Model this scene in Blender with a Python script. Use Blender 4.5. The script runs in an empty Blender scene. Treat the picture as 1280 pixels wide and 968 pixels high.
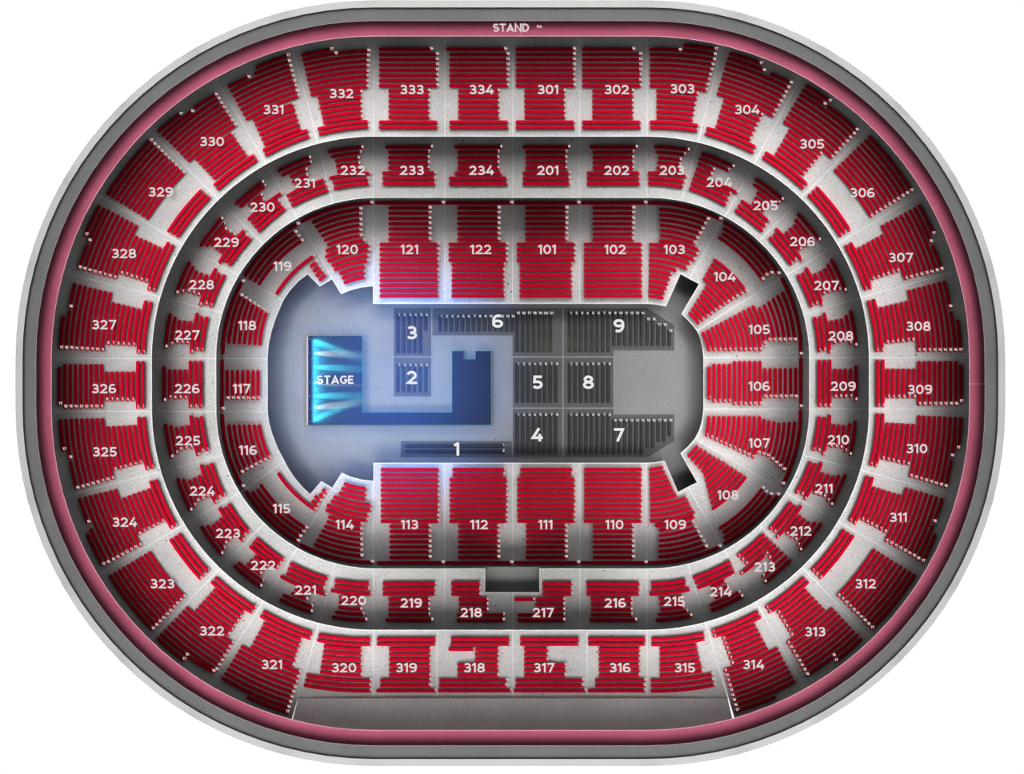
import bpy, math, random
from mathutils import Vector

# ------------------------------------------------------------------ set-up
# 1 photograph pixel = 0.1 m; frame 1280x968, arena centre near the frame centre
K = 0.1
CX, CY = 640.0, 484.0
scene = bpy.context.scene
COL = scene.collection
rad = math.radians


def W(px, py, z=0.0):
    return Vector(((px - CX) * K, (CY - py) * K, z * K))


# camera: straight down on the arena
cam_d = bpy.data.cameras.new('camera')
cam_d.type = 'ORTHO'
cam_d.sensor_fit = 'HORIZONTAL'
cam_d.ortho_scale = 1280 * K
cam_d.clip_end = 500
cam = bpy.data.objects.new('camera', cam_d)
cam.location = (0, 0, 150)
COL.objects.link(cam)
scene.camera = cam

scene.view_settings.view_transform = 'Standard'
scene.view_settings.look = 'None'
scene.view_settings.exposure = 0.0
scene.view_settings.gamma = 1.0
scene.view_settings.use_curve_mapping = False
scene.cycles.use_denoising = True
scene.cycles.max_bounces = 5
scene.cycles.diffuse_bounces = 2
scene.cycles.sample_clamp_indirect = 4.0

# world: dim roof void above, white all round below the rim
wd = bpy.data.worlds.new('world')
scene.world = wd
wd.use_nodes = True
nt = wd.node_tree
nt.nodes.clear()
tc = nt.nodes.new('ShaderNodeTexCoord')
sx = nt.nodes.new('ShaderNodeSeparateXYZ')
ramp = nt.nodes.new('ShaderNodeValToRGB')
ramp.color_ramp.elements[0].position = 0.48
ramp.color_ramp.elements[0].color = (1.0, 1.0, 1.0, 1)
ramp.color_ramp.elements[1].position = 0.52
ramp.color_ramp.elements[1].color = (0.14, 0.14, 0.142, 1)
mr = nt.nodes.new('ShaderNodeMapRange')
mr.inputs[1].default_value = -1
mr.inputs[2].default_value = 1
bg = nt.nodes.new('ShaderNodeBackground')
bg.inputs[1].default_value = 1.03
wo = nt.nodes.new('ShaderNodeOutputWorld')
nt.links.new(tc.outputs['Generated'], sx.inputs[0])
nt.links.new(sx.outputs[2], mr.inputs[0])
nt.links.new(mr.outputs[0], ramp.inputs[0])
nt.links.new(ramp.outputs[0], bg.inputs[0])
nt.links.new(bg.outputs[0], wo.inputs[0])

# added lamps, none seen: soft panels leaning inwards to shade the tiers
HAZE = 0.032             # density of the added blue haze
PANEL_W = 3.05          # watts per square metre of panel
PANEL_TILT = 30
PANEL_SPREAD = 52
PANEL_R, PANEL_H, PANEL_Z = 425, 180, 465


def panel(cx, cy, ang, width):
    """ang: outward direction in degrees, measured in the plan (0 = +X, 90 = up the page)"""
    d = bpy.data.lights.new('added_light_panel', 'AREA')
    d.shape = 'RECTANGLE'
    d.size = width * K
    d.size_y = PANEL_H * K
    d.spread = rad(PANEL_SPREAD)
    d.energy = PANEL_W * d.size * d.size_y * (0.86 + 0.22 * math.sin(rad(ang)) ** 2)
    o = bpy.data.objects.new('added_light_panel', d)
    a = rad(ang)
    o.location = W(cx + PANEL_R * math.cos(a), cy - PANEL_R * math.sin(a), PANEL_Z)
    n = Vector((-math.sin(rad(PANEL_TILT)) * math.cos(a), -math.sin(rad(PANEL_TILT)) * math.sin(a),
                -math.cos(rad(PANEL_TILT))))
    out = Vector((math.cos(a), math.sin(a), 0))
    zx = -n
    xx = Vector((-out.y, out.x, 0))
    yx = zx.cross(xx)
    from mathutils import Matrix
    o.rotation_euler = Matrix((xx, yx, zx)).transposed().to_euler()
    COL.objects.link(o)


panel(638, 448, 90, 342)
panel(638, 510, 270, 342)
panel(467, 480, 180, 64)
panel(809, 480, 0, 64)
for (ccx, ccy, a0) in ((467, 448, 90), (467, 510, 180), (809, 510, 270), (809, 448, 0)):
    for kk in range(6):
        panel(ccx, ccy, a0 + 7.5 + 15 * kk, 2 * math.pi * PANEL_R / 24)


def spot(name, px, py, z, tx, ty, tz, color, energy, size, blend, radius=0.3):
    d = bpy.data.lights.new(name, 'SPOT')
    d.color = color
    d.energy = energy
    d.spot_size = rad(size)
    d.spot_blend = blend
    d.shadow_soft_size = radius
    o = bpy.data.objects.new(name, d)
    o.location = W(px, py, z)
    o.rotation_euler = (W(tx, ty, tz) - o.location).to_track_quat('-Z', 'Y').to_euler()
    COL.objects.link(o)
    return o


# blue show light hanging over the stage
spot('blue_show_light', 495, 476, 420, 495, 476, 0, (0.10, 0.30, 1.0), 130000, 48, 1.0, 4.0)

# heights of the tiers (pixels)
Z_FLOOR = 0.0
Z1, S1 = 30.0, 0.18
Z2, S2 = 144.0, 0.18
Z3, S3 = 234.5, 0.18
Z_PINK, Z_GREY, Z_RIM = 364.0, 383.0, 388.0
CORE = (467.0, 809.0, 448.0, 510.5)
CORE100 = (470.0, 811.7, 447.2, 511.2)


def clampq(p, core=CORE):
    return (min(max(p[0], core[0]), core[1]), min(max(p[1], core[2]), core[3]))


def rr(p, core=CORE):
    q = clampq(p, core)
    return math.hypot(p[0] - q[0], p[1] - q[1])


def snap(p, r, core=CORE):
    q = clampq(p, core)
    d = math.hypot(p[0] - q[0], p[1] - q[1])
    if d < 1e-6:
        return p
    return (q[0] + (p[0] - q[0]) * r / d, q[1] + (p[1] - q[1]) * r / d)


def zt(tier, p):
    r = rr(p)
    if tier == 3:
        return Z3 + S3 * (r - 278)
    if tier == 2:
        return Z2 + S2 * (r - 200)
    return Z1 + S1 * (r - 68)


# ------------------------------------------------------------------ materials
def new_mat(name):
    m = bpy.data.materials.new(name)
    m.use_nodes = True
    t = m.node_tree
    b = t.nodes['Principled BSDF']
    return m, t, b


def concrete(name, base, var=0.18, pits=0.55, scale=1.0, tint=(1, 1, 0.985)):
    m, t, b = new_mat(name)
    geo = t.nodes.new('ShaderNodeNewGeometry')
    n1 = t.nodes.new('ShaderNodeTexNoise')
    n1.inputs['Scale'].default_value = 0.18 * scale
    n1.inputs['Detail'].default_value = 5
    n2 = t.nodes.new('ShaderNodeTexNoise')
    n2.inputs['Scale'].default_value = 4.2 * scale
    n2.inputs['Detail'].default_value = 3
    n2.inputs['Roughness'].default_value = 0.8
    vo = t.nodes.new('ShaderNodeTexVoronoi')
    vo.inputs['Scale'].default_value = 1.0 * scale
    vo.inputs['Randomness'].default_value = 1
    n3 = t.nodes.new('ShaderNodeTexNoise')
    n3.inputs['Scale'].default_value = 0.07 * scale
    for n in (n1, n2, vo, n3):
        t.links.new(geo.outputs['Position'], n.inputs['Vector'])

    def mrange(src, a, b_, c, d):
        x = t.nodes.new('ShaderNodeMapRange')
        x.inputs[1].default_value = a
        x.inputs[2].default_value = b_
        x.inputs[3].default_value = c
        x.inputs[4].default_value = d
        t.links.new(src, x.inputs[0])
        return x.outputs[0]

    def math2(op, a, b_):
        x = t.nodes.new('ShaderNodeMath')
        x.operation = op
        for i, v in enumerate((a, b_)):
            if isinstance(v, (int, float)):
                x.inputs[i].default_value = v
            else:
                t.links.new(v, x.inputs[i])
        return x.outputs[0]

    f1 = mrange(n1.outputs[0], 0.3, 0.7, 1 - var * 0.5, 1 + var * 0.5)
    f2 = mrange(n2.outputs[0], 0.25, 0.75, 1 - var * 1.1, 1 + var * 1.1)
    pit = mrange(vo.outputs['Distance'], 0.07, 0.14, 1.0, 0.0)      # small pits
    amt = mrange(n3.outputs[0], 0.36, 0.56, 0.0, 1.0)
    pit = math2('MULTIPLY', pit, amt)
    sel = mrange(vo.outputs['Color'], 0.3, 0.7, 0.0, 1.0)
    pit = math2('MULTIPLY', pit, sel)
    f3 = math2('SUBTRACT', 1.0, math2('MULTIPLY', pit, pits))
    f = math2('MULTIPLY', math2('MULTIPLY', f1, f2), f3)
    mx = t.nodes.new('ShaderNodeMix')
    mx.data_type = 'RGBA'
    mx.blend_type = 'MULTIPLY'
    mx.inputs[0].default_value = 1.0
    mx.inputs[6].default_value = (base * tint[0], base * tint[1], base * tint[2], 1) if not isinstance(base, tuple) else (*base, 1)
    t.links.new(f, mx.inputs[7])
    t.links.new(mx.outputs[2], b.inputs['Base Color'])
    b.inputs['Roughness'].default_value = 0.9
    b.inputs['Specular IOR Level'].default_value = 0.15
    return m


def plain(name, col, rough=0.6, spec=0.3, noise=0.06):
    m, t, b = new_mat(name)
    geo = t.nodes.new('ShaderNodeNewGeometry')
    n = t.nodes.new('ShaderNodeTexNoise')
    n.inputs['Scale'].default_value = 1.6
    t.links.new(geo.outputs['Position'], n.inputs['Vector'])
    mr_ = t.nodes.new('ShaderNodeMapRange')
    mr_.inputs[3].default_value = 1 - noise
    mr_.inputs[4].default_value = 1 + noise
    t.links.new(n.outputs[0], mr_.inputs[0])
    mx = t.nodes.new('ShaderNodeMix')
    mx.data_type = 'RGBA'
    mx.blend_type = 'MULTIPLY'
    mx.inputs[0].default_value = 1.0
    mx.inputs[6].default_value = (*col, 1)
    t.links.new(mr_.outputs[0], mx.inputs[7])
    t.links.new(mx.outputs[2], b.inputs['Base Color'])
    b.inputs['Roughness'].default_value = rough
    b.inputs['Specular IOR Level'].default_value = spec
    return m


def emissive_mat(name, col, s):
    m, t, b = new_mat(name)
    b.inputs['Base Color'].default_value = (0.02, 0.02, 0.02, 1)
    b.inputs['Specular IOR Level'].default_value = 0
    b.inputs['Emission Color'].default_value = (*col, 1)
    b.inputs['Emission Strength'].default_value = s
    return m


M_DECK = concrete('tier_concrete', 0.71, var=0.24, pits=0.85)
M_FLOOR = concrete('arena_floor_concrete', 0.27, var=0.14)
M_GREY = concrete('outer_walk_concrete', 0.19, var=0.14, pits=0.35)
M_APRON = concrete('apron_concrete', 0.88, var=0.14)
M_PIT = concrete('recess_concrete', 0.42, var=0.1)
M_RIM = plain('rim_paint', (0.635, 0.628, 0.616), 0.8, 0.1, 0.01)
M_PINK = concrete('pink_standing_floor', (0.53, 0.12, 0.195), var=0.10, pits=0.25)
M_PINKLINE = plain('pink_edge_paint', (0.75, 0.35, 0.42), 0.7, 0.1, 0.02)
M_SEAT = plain('red_seat_plastic', (0.64, 0.0035, 0.027), 0.9, 0.0, 0.03)
M_DSEAT = plain('charcoal_seat_plastic', (0.040, 0.039, 0.040), 0.7, 0.2, 0.04)
M_MAT = concrete('charcoal_floor_mat', 0.115, var=0.14, pits=0.3)
M_DARKSIDE = plain('bounce_cut_sides', (0.02, 0.02, 0.02), 0.8, 0.1, 0.03)  # near-black put on unseen sides to cut bounce below the lips
M_LINE = plain('pale_line_and_highlight', (0.93, 0.93, 0.92), 0.8, 0.1, 0.02)
M_FLINE = plain('floor_line_paint', (0.34, 0.34, 0.335), 0.8, 0.1, 0.02)
M_NUM = emissive_mat('even_glow_section_number', (0.86, 0.77, 0.79), 0.86)  # lettering is no lamp: glow added for even brightness
M_ROWNUM = emissive_mat('even_glow_row_number', (0.86, 0.80, 0.80), 0.92)  # glow added, so numbers stay bright on shaded rows
M_FNUM = emissive_mat('even_glow_floor_number', (0.84, 0.84, 0.85), 0.95)  # glow added to plain floor and stage lettering
M_STAGE = plain('blue_stage_vinyl', (0.018, 0.024, 0.046), 0.5, 0.2, 0.04)
M_STAGEEDGE = plain('stage_edge_grey', (0.42, 0.40, 0.40), 0.6, 0.2, 0.03)
M_BLACK = plain('lamp_housing_black', (0.02, 0.02, 0.022), 0.4, 0.4, 0.02)
M_LED = emissive_mat('cyan_led_strip', (0.10, 0.62, 0.85), 1.0)
M_LENS = emissive_mat('lamp_lens', (0.9, 0.97, 1.0), 3.0)


# ------------------------------------------------------------------ mesh helpers
def link(name, verts, faces, mat, parent=None, loc=None, side=None):
    me = bpy.data.meshes.new(name)
    me.from_pydata([tuple(v) for v in verts], [], faces)
    me.materials.append(mat)
    if side is not None:           # upright faces coloured dark, added to cut bounced light
        me.materials.append(side)
        for p in me.polygons:
            if abs(p.normal.z) < 0.3:
                p.material_index = 1
    me.update()
    o = bpy.data.objects.new(name, me)
    COL.objects.link(o)
    if parent is not None:
        o.parent = parent
    if loc is not None:
        o.location = loc
    return o


def thing(name, label, cat, loc, group=None):
    o = bpy.data.objects.new(name, None)
    o.empty_display_size = 0.5
    COL.objects.link(o)
    o.location = loc
    o['label'] = label
    o['category'] = cat
    if group:
        o['group'] = group
    return o


def structure(o):
    o['kind'] = 'structure'
    return o


def prism(poly, z0, z1, base=Vector((0, 0, 0))):
    """solid from a plan polygon (pixel points); returns verts, faces. z1 may be a function of p"""
    f1 = z1 if callable(z1) else (lambda p: z1)
    n = len(poly)
    v = [W(p[0], p[1], f1(p)) - base for p in poly] + [W(p[0], p[1], z0) - base for p in poly]
    f = [tuple(range(n)), tuple(range(2 * n - 1, n - 1, -1))]
    for i in range(n):
        j = (i + 1) % n
        f.append((i, i + n, j + n, j))
    area = sum(poly[i][0] * poly[(i + 1) % n][1] - poly[(i + 1) % n][0] * poly[i][1] for i in range(n))
    if area > 0:     # pixel y points down: make the winding counter-clockwise from above
        f = [tuple(reversed(x)) for x in f]
    return v, f


def grid_block(inner, outer, zf, zlow, nv, base):
    """solid deck between two plan polylines with the same number of points"""
    n = len(inner)
    v, f = [], []
    for i in range(n):
        for j in range(nv + 1):
            t = j / nv
            p = (inner[i][0] + (outer[i][0] - inner[i][0]) * t, inner[i][1] + (outer[i][1] - inner[i][1]) * t)
            v.append(W(p[0], p[1], zf(p)) - base)
    m = nv + 1
    off = len(v)
    for i in range(n):
        for j in range(nv + 1):
            w = v[i * m + j].copy()
            w.z = zlow * K - base.z
            v.append(w)
    for i in range(n - 1):
        for j in range(nv):
            a, b, c, d = i * m + j, i * m + j + 1, (i + 1) * m + j + 1, (i + 1) * m + j
            f.append((a, b, c, d))
            f.append((a + off, d + off, c + off, b + off))
        a, b = i * m, (i + 1) * m
        f.append((a, b, b + off, a + off))
        a, b = i * m + nv, (i + 1) * m + nv
        f.append((b, a, a + off, b + off))
    for j in range(nv):
        a, b = j, j + 1
        f.append((b, a, a + off, b + off))
        a, b = (n - 1) * m + j, (n - 1) * m + j + 1
        f.append((a, b, b + off, a + off))
    # orientation check on the first top quad
    q = f[0]
    nrm = (v[q[1]] - v[q[0]]).cross(v[q[2]] - v[q[0]])
    if nrm.z < 0:
        f = [tuple(reversed(x)) for x in f]
    return v, f


def strip(pts, half, zf, thick, base, inset=0.0):
    """thin raised painted line along plan points"""
    v, f = [], []
    n = len(pts)
    for i, p in enumerate(pts):
        a = pts[max(i - 1, 0)]
        b = pts[min(i + 1, n - 1)]
        dx, dy = b[0] - a[0], b[1] - a[1]
        L = math.hypot(dx, dy) or 1
        nx, ny = -dy / L * half, dx / L * half
        for s in (1, -1):
            q = (p[0] + s * nx, p[1] + s * ny)
            z = zf(p)
            v.append(W(q[0], q[1], z + thick) - base)
            v.append(W(q[0], q[1], z - 0.3) - base)
    for i in range(n - 1):
        a, b = i * 4, (i + 1) * 4
        f.append((a, b, b + 2, a + 2))
        f.append((a, a + 1, b + 1, b))
        f.append((a + 2, b + 2, b + 3, a + 3))
    q = f[0]
    nrm = (v[q[1]] - v[q[0]]).cross(v[q[2]] - v[q[0]])
    if nrm.z < 0:
        f = [tuple(reversed(x)) for x in f]
    return v, f


def resample(pts, n_extra, frac):
    """points of a polyline at the given length fractions"""
    d = [0.0]
    for a, b in zip(pts, pts[1:]):
        d.append(d[-1] + math.hypot(b[0] - a[0], b[1] - a[1]))
    out = []
    for t in frac:
        s = t * d[-1]
        for i in range(len(pts) - 1):
            if s <= d[i + 1] + 1e-9:
                u = (s - d[i]) / ((d[i + 1] - d[i]) or 1)
                out.append((pts[i][0] + (pts[i + 1][0] - pts[i][0]) * u, pts[i][1] + (pts[i + 1][1] - pts[i][1]) * u))
                break
    return out


def fracs(pts, n):
    d = [0.0]
    for a, b in zip(pts, pts[1:]):
        d.append(d[-1] + math.hypot(b[0] - a[0], b[1] - a[1]))
    s = {round(x / d[-1], 6) for x in d} | {round(i / n, 6) for i in range(n + 1)}
    s = sorted(s)
    out = [s[0]]
    for x in s[1:]:
        if x - out[-1] > 1e-4:
            out.append(x)
    return out


# ---- lettering: bold geometric strokes
def arc(cx, cy, rx, ry, a0, a1, n=10):
    return [(cx + rx * math.cos(rad(a0 + (a1 - a0) * i / n)), cy + ry * math.sin(rad(a0 + (a1 - a0) * i / n)))
            for i in range(n + 1)]


GLYPH = {
    '0': (0.82, [arc(.41, .5, .315, .405, 0, 360, 20)]),
    '1': (0.44, [[(.30, 0), (.30, 1.0)], [(.02, .76), (.30, .93)]]),
    '2': (0.80, [arc(.37, .655, .285, .25, 165, -38, 10) + [(.11, .095), (.78, .095)]]),
    '3': (0.76, [arc(.345, .70, .27, .205, 150, -90, 10), arc(.345, .30, .315, .205, 90, -152, 11), [(.24, .495), (.36, .495)]]),
    '4': (0.84, [[(.55, 1.0), (.09, .285), (.83, .285)], [(.60, 0), (.60, .56)]]),
    '5': (0.76, [[(.70, .905), (.17, .905), (.14, .52)] + arc(.355, .315, .315, .225, 105, -150, 11)]),
    '6': (0.80, [arc(.405, .305, .31, .21, 0, 360, 18), arc(.45, .5, .355, .405, 58, 195, 9)]),
    '7': (0.76, [[(.02, .905), (.68, .905), (.27, 0)]]),
    '8': (0.80, [arc(.40, .715, .255, .195, 0, 360, 16), arc(.40, .295, .31, .205, 0, 360, 18)]),
    '9': (0.80, [arc(.395, .695, .31, .21, 0, 360, 18), arc(.35, .5, .355, .405, 238, 375, 9)]),
    'S': (0.74, [arc(.36, .70, .265, .205, 28, 262, 10) + arc(.365, .30, .29, .21, 80, -155, 10)]),
    'T': (0.76, [[(0, .905), (.76, .905)], [(.38, 0), (.38, .9)]]),
    'A': (0.94, [[(.08, 0), (.47, .86), (.86, 0)], [(.22, .27), (.72, .27)]]),
    'G': (0.88, [arc(.47, .5, .375, .405, 42, 335, 16) + [(.80, .46), (.50, .46)]]),
    'E': (0.66, [[(.64, .905), (.10, .905), (.10, .095), (.66, .095)], [(.10, .5), (.58, .5)]]),
    'N': (0.84, [[(.10, 0), (.10, .96), (.74, .04), (.74, 1.0)]]),
    'D': (0.84, [[(.10, .095), (.38, .095)] + arc(.38, .5, .365, .405, -90, 90, 10) + [(.10, .905), (.10, .095), (.2, .095)]]),
}


def stroke_mesh(pl, w, z1, z0):
    n = len(pl)
    closed = math.hypot(pl[0][0] - pl[-1][0], pl[0][1] - pl[-1][1]) < 1e-6
    v, f = [], []
    for i, p in enumerate(pl):
        if closed:
            a, b = pl[i - 1] if i > 0 else pl[-2], pl[(i + 1)] if i < n - 1 else pl[1]
        else:
            a, b = pl[max(i - 1, 0)], pl[min(i + 1, n - 1)]
        d1 = Vector((p[0] - a[0], p[1] - a[1]))
        d2 = Vector((b[0] - p[0], b[1] - p[1]))
        if d1.length < 1e-9:
            d1 = d2.copy()
        if d2.length < 1e-9:
            d2 = d1.copy()
        d1.normalize()
        d2.normalize()
        t = d1 + d2
        if t.length < 1e-6:
            t = d1.copy()
        t.normalize()
        c = max(t.dot(d1), 0.42)
        nx, ny = -t.y * w / 2 / c, t.x * w / 2 / c
        for s in (1, -1):
            v.append((p[0] + s * nx, p[1] + s * ny, z1))
            v.append((p[0] + s * nx, p[1] + s * ny, z0))
    for i in range(n - 1):
        a, b = 4 * i, 4 * (i + 1)
        f.append((a + 2, b + 2, b, a))
        f.append((a, b, b + 1, a + 1))
        f.append((b + 2, a + 2, a + 3, b + 3))
    if not closed:
        f.append((0, 1, 3, 2))
        e = 4 * (n - 1)
        f.append((e + 2, e + 3, e + 1, e))
    return v, f


TEXT_CACHE = {}


def text_mesh(s, height, mat, weight=0.178, gap=0.10, thick=0.4):
    key = (s, height, mat.name)
    if key in TEXT_CACHE:
        return TEXT_CACHE[key]
    V, F = [], []
    x = 0.0
    for ch in s:
        w, strokes = GLYPH[ch]
        for pl in strokes:
            v, f = stroke_mesh(pl, weight, thick / height, 0.0)
            o = len(V)
            V += [(a[0] + x, a[1], a[2]) for a in v]
            F += [tuple(i + o for i in q) for q in f]
        x += w + gap
    x -= gap
    k = height * K
    V = [((a[0] - x / 2) * k, (a[1] - 0.5) * k, a[2] * k) for a in V]
    me = bpy.data.meshes.new('lettering')
    me.from_pydata(V, [], F)
    me.materials.append(mat)
    TEXT_CACHE[key] = me
    return me


def text_obj(name, s, height, mat, parent, loc, **kw):
    o = bpy.data.objects.new(name, text_mesh(s, height, mat, **kw))
    COL.objects.link(o)
    o.parent = parent
    o.location = loc
    return o


# ---- a bench row: rounded bar swept along its centre line
def row_mesh(A, B, zf, half=2.15, hgt=6.8, lift=-0.6, curved=True):
    ra, rb = rr(A), rr(B)
    mid = ((A[0] + B[0]) / 2, (A[1] + B[1]) / 2)
    q0 = clampq(mid)
    corner = curved and (mid[0] < CORE[0] or mid[0] > CORE[1]) and (mid[1] < CORE[2] or mid[1] > CORE[3])
    n = max(2, int(math.hypot(A[0] - B[0], A[1] - B[1]) / 7)) if corner else 1
    pts = []
    for i in range(n + 1):
        t = i / n
        p = (A[0] + (B[0] - A[0]) * t, A[1] + (B[1] - A[1]) * t)
        if corner:
            d = math.hypot(p[0] - q0[0], p[1] - q0[1])
            r0 = math.hypot(A[0] - q0[0], A[1] - q0[1])
            r1 = math.hypot(B[0] - q0[0], B[1] - q0[1])
            r = r0 + (r1 - r0) * t
            p = (q0[0] + (p[0] - q0[0]) * r / d, q0[1] + (p[1] - q0[1]) * r / d)
        pts.append(p)
    # stations: (point, tangent, half width factor)
    def tang(i):
        a, b = pts[max(i - 1, 0)], pts[min(i + 1, n)]
        dx, dy = b[0] - a[0], b[1] - a[1]
        L = math.hypot(dx, dy) or 1
        return dx / L, dy / L
    st = []
    cap = (80, 55, 28)
    t0 = tang(0)
    for c in cap:
        st.append(((pts[0][0] - t0[0] * half * math.sin(rad(c)), pts[0][1] - t0[1] * half * math.sin(rad(c))), t0, math.cos(rad(c))))
    for i in range(n + 1):
        st.append((pts[i], tang(i), 1.0))
    t1 = tang(n)
    for c in reversed(cap):
        st.append(((pts[n][0] + t1[0] * half * math.sin(rad(c)), pts[n][1] + t1[1] * half * math.sin(rad(c))), t1, math.cos(rad(c))))
    prof = ((-1, lift), (-1, hgt - 0.9), (-0.72, hgt), (0.72, hgt), (1, hgt - 0.9), (1, lift))
    m = W(mid[0], mid[1], zf(mid))
    v, f = [], []
    for (p, t, wf) in st:
        nx, ny = -t[1], t[0]
        zz = zf(p)
        for (s, h) in prof:
            v.append(W(p[0] + nx * s * half * wf, p[1] + ny * s * half * wf, zz + h) - m)
    k = len(prof)
    for i in range(len(st) - 1):
        for j in range(k - 1):
            a, b = i * k + j, (i + 1) * k + j
            f.append((a, a + 1, b + 1, b))
    f.append(tuple(range(k)))
    e = (len(st) - 1) * k
    f.append(tuple(range(e + k - 1, e - 1, -1)))
    q = f[2]
    nrm = (v[q[1]] - v[q[0]]).cross(v[q[2]] - v[q[0]])
    if nrm.z < 0:
        f = [tuple(reversed(x)) for x in f]
    return v, f, m


# ------------------------------------------------------------------ the bowl: rim, walks, floor
def ring_pts(r, core, n=24):
    x0, x1, y0, y1 = core
    out = []
    for (cx, cy, a0) in ((x1, y0, 0), (x0, y0, 90), (x0, y1, 180), (x1, y1, 270)):
        for i in range(n + 1):
            a = rad(a0 + 90 * i / n)
            out.append((cx + r * math.cos(a), cy - r * math.sin(a)))
    return out


def annulus(name, r0, r1, zlow, ztop, mat, parent=None, base=Vector((0, 0, 0)), z_in=None):
    a, b = ring_pts(r0, CORE), ring_pts(r1, CORE)
    n = len(a)
    z_in = ztop if z_in is None else z_in
    v = []
    for p, q in zip(a, b):
        v += [W(p[0], p[1], z_in) - base, W(q[0], q[1], ztop) - base, W(q[0], q[1], zlow) - base, W(p[0], p[1], zlow) - base]
    f = []
    for i in range(n):
        i0, j0 = i * 4, ((i + 1) % n) * 4
        for k in range(4):
            k2 = (k + 1) % 4
            f.append((i0 + k, i0 + k2, j0 + k2, j0 + k))
    q = f[0]
    nrm = (v[q[1]] - v[q[0]]).cross(v[q[2]] - v[q[0]])
    if nrm.z < 0:
        f = [tuple(reversed(x)) for x in f]
    return link(name, v, f, mat, parent, None, M_DARKSIDE)


structure(annulus('trim_1', 438.8, 447.6, 200, Z_RIM, M_RIM))                   # light rim
structure(annulus('trim_2', 422.0, 438.8, 200, Z_GREY, M_GREY))                 # grey outer walk
structure(annulus('trim_3', 421.8, 422.5, Z_GREY - 1, Z_GREY + 0.4, M_FLINE))    # its edge line

stand = thing('standing_deck', 'pink standing deck running right round the outside of the top tier, marked STAND',
              'standing deck', W(638, 480, 200))
sb = W(638, 480, 200)
annulus('deck_ring', 402.6, 422.0, 200, Z_PINK, M_PINK, stand, sb)
annulus('edge_line', 402.4, 403.5, Z_PINK - 1, Z_PINK + 0.5, M_PINKLINE, stand, sb)
v, f = strip([(1211.6, 480), (1231, 480)], 0.5, lambda p: Z_PINK, 0.4, sb)
link('joint_line', v, f, M_PINKLINE, stand)
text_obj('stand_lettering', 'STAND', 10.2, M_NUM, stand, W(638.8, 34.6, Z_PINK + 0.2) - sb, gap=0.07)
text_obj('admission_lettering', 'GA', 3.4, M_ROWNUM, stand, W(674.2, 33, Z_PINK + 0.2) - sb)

# arena floor slab
fl = [(300, 330), (1020, 330), (1020, 630), (300, 630)]
v, f = prism([(262, 235), (1020, 235), (1020, 722), (262, 722)], -6, Z_FLOOR)
structure(link('floor', v, f, M_FLOOR))

# plain apron under the south end of the top tier
ap_out = [snap((364.4 + (917.5 - 364.4) * i / 40, 960), 402.6) for i in range(41)]
ap_out = [snap(p, 402.6) for p in [(366 + (915.5 - 366) * i / 40, 899 + 14 * math.sin(math.pi * i / 40)) for i in range(41)]]
ap_in = [(372.5 + (909.5 - 372.5) * i / 40, 873.5) for i in range(41)]
v, f = grid_block(ap_in, ap_out, lambda p: 262 + 1.0 * max(p[1] - 874, 0), 140, 4, Vector((0, 0, 0)))
structure(link('trim_4', v, f, M_APRON))

# sunken recess cut into the middle tier
v, f = prism([(604, 709), (677, 709), (677, 743), (604, 743)], 50, 112)
structure(link('trim_5', v, f, M_PIT))

# ------------------------------------------------------------------ section data
# dividers: section boundary lines, (inner point, outer point), keyed by the pair of sections (clockwise order)
D3 = {
    332: ((398, 180), (365.4, 58.8)), 331: ((333.8, 206.3), (269.7, 98.4)), 330: ((273.2, 250), (185, 161)),
    329: ((228.8, 305.4), (121, 243)), 328: ((200, 371), (79.8, 341)), 327: ((189, 448.5), (64, 448.5)),
    326: ((189, 514.5), (64, 514.5)), 325: ((200.4, 589.6), (80.6, 621)), 324: ((231.4, 655.4), (123.5, 718.4)),
    323: ((276.5, 709.6), (189.4, 799.4)), 322: ((330.2, 750.8), (263, 856)), 321: ((399, 779.8), (364.4, 898.7)),
    320: ((466.5, 788), (466.5, 874)), 319: ((546.3, 788), (546.3, 874)), 318: ((641, 788), (641, 874)),
    317: ((734, 788), (734, 874)), 316: ((808.8, 788), (808.8, 874)), 315: ((882, 778), (917.5, 896)),
    314: ((946.7, 756.3), (1005.8, 859.8)), 313: ((1002.5, 710), (1089, 798)), 312: ((1045, 650.5), (1154, 715)),
    311: ((1074.4, 587.4), (1193.8, 621)), 310: ((1086, 511.6), (1211, 511.6)), 309: ((1086, 447.5), (1211, 447.5)),
    308: ((1075.4, 372.4), (1195, 338.8)), 307: ((1045.4, 305.8), (1152, 242)), 306: ((1000.3, 249), (1086, 161)),
    305: ((942.2, 205.2), (1001.9, 96)), 304: ((872.1, 178.7), (902.9, 57.5)), 303: ((808.8, 170), (808.8, 46)),
    302: ((724.6, 170), (724.6, 46)), 301: ((641, 170), (641, 46)), 334: ((556, 170), (556, 46)), 333: ((466.8, 170), (466.8, 46)),
}
# key k = line between section k and the section clockwise of it is listed under the ccw section for 321..332 above;
# resolved below into (ccw line, cw line) for every section


def ring_lines(order, table):
    """order: sections clockwise; table: list of boundary lines, line i lies between order[i-1] and order[i]"""
    res = {}
    n = len(order)
    for i, s in enumerate(order):
        res[s] = (table[i], table[(i + 1) % n])
    return res


ORDER3 = list(range(301, 335))
L3 = [D3[301], D3[302], D3[303], D3[304], D3[305], D3[306], D3[307], D3[308], D3[309], D3[310], D3[311], D3[312],
      D3[313], D3[314], D3[315], D3[316], D3[317], D3[318], D3[319], D3[320], D3[321], D3[322], D3[323], D3[324],
      D3[325], D3[326], D3[327], D3[328], D3[329], D3[330], D3[331], D3[332], D3[333], D3[334]]
LINES3 = ring_lines(ORDER3, L3)

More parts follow.
